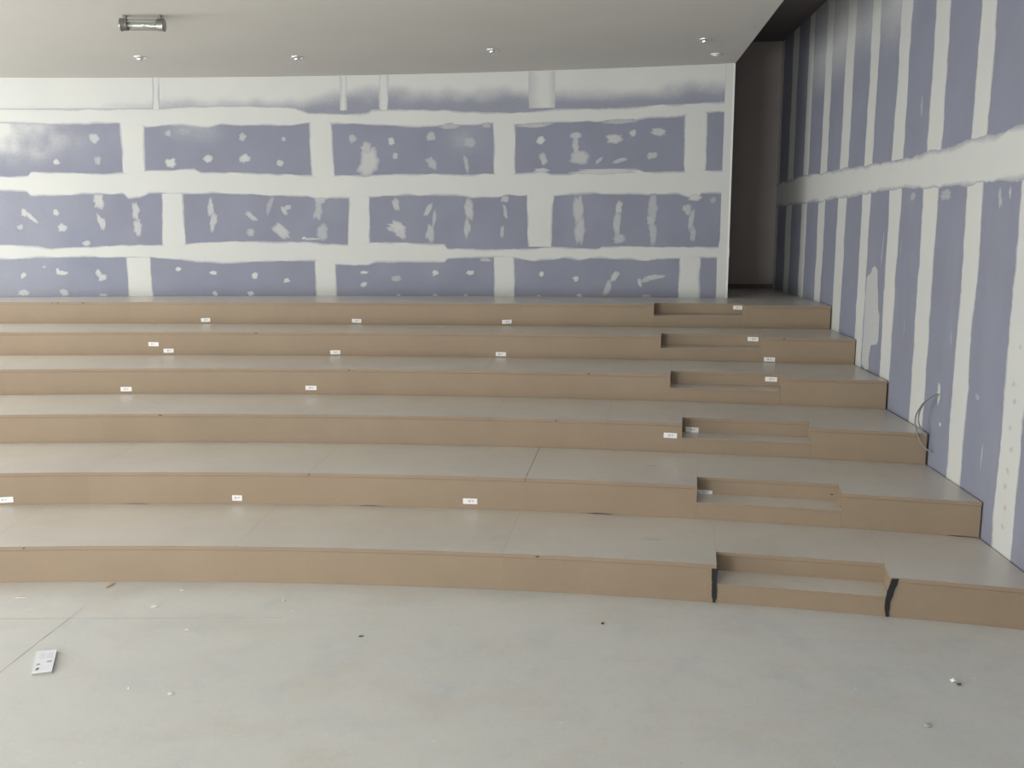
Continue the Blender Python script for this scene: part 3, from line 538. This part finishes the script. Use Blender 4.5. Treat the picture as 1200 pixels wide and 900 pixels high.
# ------------------------------------------------------------------ black strips on the riser in place of dark open gaps, lowest step
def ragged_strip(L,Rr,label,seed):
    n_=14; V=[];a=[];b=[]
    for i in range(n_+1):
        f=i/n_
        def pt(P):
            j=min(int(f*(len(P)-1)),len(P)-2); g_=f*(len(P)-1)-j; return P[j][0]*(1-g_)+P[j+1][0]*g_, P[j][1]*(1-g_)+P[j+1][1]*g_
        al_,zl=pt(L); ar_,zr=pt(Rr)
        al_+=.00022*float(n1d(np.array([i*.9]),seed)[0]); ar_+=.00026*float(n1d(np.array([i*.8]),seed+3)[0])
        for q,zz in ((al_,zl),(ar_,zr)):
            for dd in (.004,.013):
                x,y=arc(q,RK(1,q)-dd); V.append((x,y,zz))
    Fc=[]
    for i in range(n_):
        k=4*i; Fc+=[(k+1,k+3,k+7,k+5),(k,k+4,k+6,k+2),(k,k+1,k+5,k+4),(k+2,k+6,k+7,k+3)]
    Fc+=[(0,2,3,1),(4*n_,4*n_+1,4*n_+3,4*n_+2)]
    o=mk('gap_strip',V,Fc,M_BLACK); tag(o,label,'strip','black gap strips beside the lowest step')
ragged_strip([(.18935,H-.039),(.18945,.17),(.18965,.05),(.1900,.004)],[(.19092,H-.039),(.19075,.17),(.19085,.06),(.19050,.004)],'black vertical gap strip at the left end of the lowest step',5)
ragged_strip([(.23520,H-.012),(.23440,.24),(.23378,.12),(.23440,.004)],[(.23700,H-.008),(.23600,.24),(.23520,.12),(.23500,.004)],'black slanting gap strip tapering to the floor, at the right end of the lowest step',9)

# ------------------------------------------------------------------ white stickers on the risers
names_={(6,-.01652):'white sticker low on the topmost riser, leftmost of the three left of its step',
(6,.04711):'white sticker low on the topmost riser, middle of the three left of its step',
(6,.10944):'white sticker low on the topmost riser, rightmost of the three left of its step',
(6,.20151):'white sticker at the right end inside the topmost step recess',
(5,-.02751):'sticker on the second riser from top, upper of the close pair at left',
(5,-.02167):'sticker on the second riser from top, lower of the close pair at left',
(5,.045):'lone white sticker on the second riser from top, right of the close pair',
(5,.11068):'white sticker on the second riser from top, nearest to the left of its step',
(5,.20625):'white sticker inside the second-highest step recess, at its right end',
(5,.21204):'white sticker low on the second riser from top, just right of its step',
(4,-.02498):'white sticker on the third riser from top, left one of its pair',
(4,.04423):'white sticker on the third riser from top, right one of its pair',
(4,.21123):'white sticker inside the third-highest step recess, at its right end',
(3,.17683):'white sticker on the riser just left of the third step up from the floor',
(3,.18391):'white sticker in the shaded left end of the third step recess up from the floor',
(2,-.03225):'white sticker on the second-lowest riser, at the left edge of the photo',
(2,.04133):'white sticker on the second-lowest riser, middle of its three',
(2,.11597):'white sticker on the second-lowest riser, rightmost of its three',
(2,.18792):'white sticker in the shaded left end of the second-lowest step recess'}
for i,(k,a,z,inn) in enumerate(LB):
    R=RK(k,a)+(NDEP if inn else 0); hw,hh=.078,.031
    if inn and k in (2,): hh=.02
    if (k,a)==(2,.04133): hw=.055
    if (k,a)==(2,-.03225): hw=.085
    rnd=random.Random(i); tilt=rnd.uniform(-.05,.05)
    root=empty('sticker',arc(a,R-.001)+(z-hh,),names_[(k,a)],'sticker','white stickers on the risers')
    def box_on(u0,u1,v0,v1,d0,d1):
        V=[]
        for d_ in (d0,d1):
            for u,v in ((u0,v0),(u1,v0),(u1,v1),(u0,v1)):
                uu,vv=u*math.cos(tilt)-v*math.sin(tilt),u*math.sin(tilt)+v*math.cos(tilt)
                aa=a+uu/R; V.append(arc(aa,RK(k,aa)+(NDEP if inn else 0)-d_)+(z+vv,))
        return V,[(0,1,2,3)[::-1],(4,5,6,7),(0,4,5,1)[::-1],(1,5,6,2)[::-1],(2,6,7,3)[::-1],(3,7,4,0)[::-1]]
    V,Fc=box_on(-hw,hw,-hh,hh,.001,.004); mk('backing',V,[f[::-1] for f in Fc],M_LABEL,root)
    u=rnd.uniform(-.03,.0)
    V,Fc=join([box_on(u-.014,u+.012,-hh*.35,hh*.45,.004,.0048),box_on(u+.022,u+.045,-hh*.15,hh*.35,.004,.0048)]); mk('print',V,[f[::-1] for f in Fc],M_PRINT,root)

# ------------------------------------------------------------------ cables hanging out of the right wall
def tube(name,pts,r,mat,label,cat,group):
    cu=bpy.data.curves.new(name,'CURVE'); cu.dimensions='3D'; sp=cu.splines.new('BEZIER'); sp.bezier_points.add(len(pts)-1)
    o0=Vector(pts[0])
    for b_,p_ in zip(sp.bezier_points,pts): b_.co=Vector(p_)-o0; b_.handle_left_type=b_.handle_right_type='AUTO'
    cu.bevel_depth=r; cu.bevel_resolution=3; cu.resolution_u=10; cu.use_fill_caps=True
    tmp=bpy.data.objects.new('tmp',cu); C.objects.link(tmp); bpy.context.view_layer.update()
    me=bpy.data.meshes.new_from_object(tmp.evaluated_get(bpy.context.evaluated_depsgraph_get())); me.name=name; me.materials.clear(); me.materials.append(mat); me.shade_smooth()
    bpy.data.objects.remove(tmp); o=bpy.data.objects.new(name,me); C.objects.link(o); o.location=o0
    return tag(o,label,cat,group)
tube('cable',CAB1,.0085,M_CABLE,'longer grey cable looping from the right wall over the tier end','cable','grey cables from the right wall')
tube('cable',CAB2,.0085,M_CABLE,'shorter inner grey cable curling from the right wall, ending at the tread','cable','grey cables from the right wall')

# ------------------------------------------------------------------ ceiling fittings
def lathe(prof, seg=28):
    bm=bmesh.new(); rings=[]
    for r,z in prof:
        rings.append([bm.verts.new((r*math.cos(2*math.pi*i/seg),r*math.sin(2*math.pi*i/seg),z)) for i in range(seg)] if r>1e-5 else [bm.verts.new((0,0,z))])
    for a,b in zip(rings[:-1],rings[1:]):
        for i in range(seg):
            j=(i+1)%seg
            try:
                if len(a)==1: bm.faces.new((a[0],b[j],b[i]))
                elif len(b)==1: bm.faces.new((a[i],a[j],b[0]))
                else: bm.faces.new((a[i],a[j],b[j],b[i]))
            except ValueError: pass
    bmesh.ops.recalc_face_normals(bm,faces=bm.faces)
    return bm
DLN=['small round downlight in the ceiling under the tubular lamp, leftmost','small round downlight in the ceiling, second from the left','small round downlight in the ceiling above the middle of the back wall','small round downlight in the ceiling, nearest the dark passage']
for i,(x,y,z) in enumerate(DL[:4]):
    z=ceil_z(x); r_=empty('ceiling_downlight',(x,y,z),DLN[i],'ceiling light','round ceiling downlights')
    bmobj('trim_ring',lathe([(.105,0),(.105,-.006),(.098,-.012),(.078,-.014),(.074,-.008),(.074,0)]),M_CHROME,r_)
    bm=lathe([(.073,-.001),(.060,-.016),(.040,-.030),(.0,-.032)]); bmobj('reflector',bm,M_CHROME,r_)
    b2=bmobj('lamp_lens',lathe([(.048,-.022),(.047,-.034),(.040,-.048),(.026,-.058),(.0,-.062)]),M_CHROME,r_)
x,y,z=DL[4]; z=ceil_z(x)
r_=empty('smoke_detector',(x,y,z),'faint flat round cover on the ceiling beside the rightmost downlight','detector')
bmobj('base_plate',lathe([(.085,0),(.085,-.012),(.075,-.018),(0,-.018)]),M_WHITE,r_); bmobj('sensor_cap',lathe([(.045,-.017),(.042,-.032),(.03,-.038),(0,-.038)]),M_WHITE,r_)
# clear tubular lamp
p0,p1=Vector(TUBE[0]),Vector(TUBE[1]); mid=(p0+p1)/2; L_=(p1-p0).length; yaw=math.atan2(p1.y-p0.y,p1.x-p0.x); zc_=ceil_z(mid.x)
r_=empty('tubular_ceiling_lamp',(mid.x,mid.y,zc_),'clear tubular lamp with steel end caps fixed under the ceiling at left','ceiling light'); r_.rotation_euler=(0,0,yaw)
def xcyl(prof): 
    bm=lathe(prof,24); bmesh.ops.rotate(bm,verts=bm.verts,cent=(0,0,0),matrix=Matrix.Rotation(math.pi/2,3,'Y')); return bm
RT=.075; zc=-.115
bmobj('clear_tube',xcyl([(RT*.86,-L_/2+.05),(RT*.9,-L_/2+.05),(RT*.9,L_/2-.05),(RT*.86,L_/2-.05),(RT*.86,-L_/2+.05)]),M_CLEAR,r_,(0,0,zc))
for s in (-1,1):
    cap=[(0,0),(RT*.95,0),(RT*1.1,.006),(RT*1.1,.02),(RT*.98,.028),(RT*.98,.085),(RT*.9,.095),(RT*.85,.095)]
    bmobj('end_cap',xcyl([(r,-s*(L_/2-z_)) for r,z_ in cap]),M_STEEL,r_,(0,0,zc))
    V,Fc=boxv(-.02,.02,-.03,.03,zc+RT*.8,0); me=bpy.data.meshes.new('bracket'); me.from_pydata(V,[],Fc); me.materials.append(M_STEEL); o=bpy.data.objects.new('bracket',me); C.objects.link(o); o.parent=r_; o.location=(s*(L_/2-.06),0,0)
bmobj('lamp_tube',xcyl([(0,-L_/2+.06),(.018,-L_/2+.06),(.018,L_/2-.06),(0,L_/2-.06)]),M_WHITE,r_,(0,0,zc-.005))
V,Fc=boxv(-L_/2+.05,L_/2-.05,-.045,.045,zc+.030,zc+.040); me=bpy.data.meshes.new('reflector_plate'); me.from_pydata(V,[],Fc); me.materials.append(M_WHITE); o=bpy.data.objects.new('reflector_plate',me); C.objects.link(o); o.parent=r_

# ------------------------------------------------------------------ things lying on the floor
q=[Vector(c+(0,)) for c in CARD]      # back-left, back-right, front-right, front-left
cen=sum(q,Vector())/4
root=empty('leaflet',tuple(cen),'white printed leaflet or packet lying on the concrete floor at left','leaflet')
P=[(v.x,v.y) for v in (q[3],q[2],q[1],q[0])]
V,Fc=prism(P,.0005,.018); mk('pages',V,Fc,simple('page_edge_grey',(.30,.30,.28,1),.8),root)
ins=[(cen.x+(a-cen.x)*1.01,cen.y+(b-cen.y)*1.01) for a,b in P]
V,Fc=prism(ins,.018,.021); mk('cover',V,Fc,M_PAPER,root)
def on(u,v): # u across, v from front to back
    a=q[3].lerp(q[2],u); b=q[0].lerp(q[1],u); p_=a.lerp(b,v); return (p_.x,p_.y)
def quad(u0,u1,v0,v1,skew=0): return prism([on(u0,v0),on(u1,v0),on(u1+skew,v1),on(u0+skew,v1)],.021,.0216)
V,Fc=join([quad(.14,.28,.11,.21,.05)]); mk('print_mark',V,Fc,simple('dark_ink',(.10,.13,.15,1),.6),root)
gi=simple('grey_ink',(.35,.38,.40,1),.6)
for q_ in (quad(.62,.85,.42,.49,.04),quad(.14,.32,.33,.40)): mk('print_mark',q_[0],q_[1],gi,root)
V,Fc=join([quad(.25,.50,.62+.05*j,.64+.05*j) for j in range(5)]+[quad(.58,.88,.62+.05*j,.64+.05*j) for j in range(5)]); mk('print_lines',V,Fc,simple('pale_ink',(.60,.62,.68,1),.6),root)
def crumb(name,x,y,sx,sy,sz,mat,label,cat,seed,rot=0):
    bm=bmesh.new(); bmesh.ops.create_icosphere(bm,subdivisions=2,radius=1); rr_=random.Random(seed)
    for v in bm.verts:
        f=1+rr_.uniform(-.3,.25); v.co=Vector((v.co.x*sx*f,v.co.y*sy*f,(v.co.z*f)*sz+sz*.9)); v.co.z=max(v.co.z,0)
    o=bmobj(name,bm,mat,None,(x,y,.0),False); o.rotation_euler=(0,0,rot); return tag(o,label,cat,'small debris on the concrete floor')
M_PLCR=simple('plaster_crumb',(.75,.74,.70,1),.8)
CRL=[('pale plaster crumb with a dark chip, on the floor far right','plaster_crumb',.022,.02,.016,M_PLCR),
('grey plaster crumb on the floor at lower right','plaster_crumb',.026,.02,.010,simple('grey_crumb',(.42,.41,.38,1),.8)),
('small dark chip on the floor in front of the lowest riser, right of centre','dark_chip',.011,.020,.006,M_DARKCR),
('small dark splinter on the floor left of centre','dark_chip',.022,.009,.005,M_DARKCR),
('tan wood chip at the foot of the lowest riser','wood_chip',.018,.07,.006,M_TAN),
('thin cream sliver on the floor near the left edge','wood_chip',.055,.014,.005,simple('cream_sliver',(.70,.62,.50,1),.7)),
('white crumb on the floor left of the leaflet-side joint, in front of the riser','plaster_crumb',.030,.018,.006,M_PLCR),
('round white crumb close to the foot of the lowest riser','plaster_crumb',.020,.018,.006,M_PLCR),
('white speck in front of the lowest riser, a third across the floor','plaster_crumb',.012,.025,.005,M_PLCR),
('small pale fleck on the floor beneath the round white crumb','plaster_crumb',.022,.012,.004,M_PLCR),
('pale fleck on the open floor right of the leaflet','plaster_crumb',.024,.018,.004,M_PLCR),
('tiny white crumb on the open floor, nearest right of the leaflet','plaster_crumb',.010,.010,.006,M_PLCR)]
for i,((x,y),(lab,nm,sx,sy,sz,mt)) in enumerate(zip(CR,CRL)): crumb(nm,x,y,sx,sy,sz,mt,lab,'debris',i,[.3,.2,-.5,.2,-.2,.1,.3,0,.1,0,-.5,0][i])
crumb('dark_chip',CR[0][0]+.02,CR[0][1]-.05,.016,.014,.008,M_DARKCR,'tiny dark chip touching the pale crumb on the floor far right','debris',40)
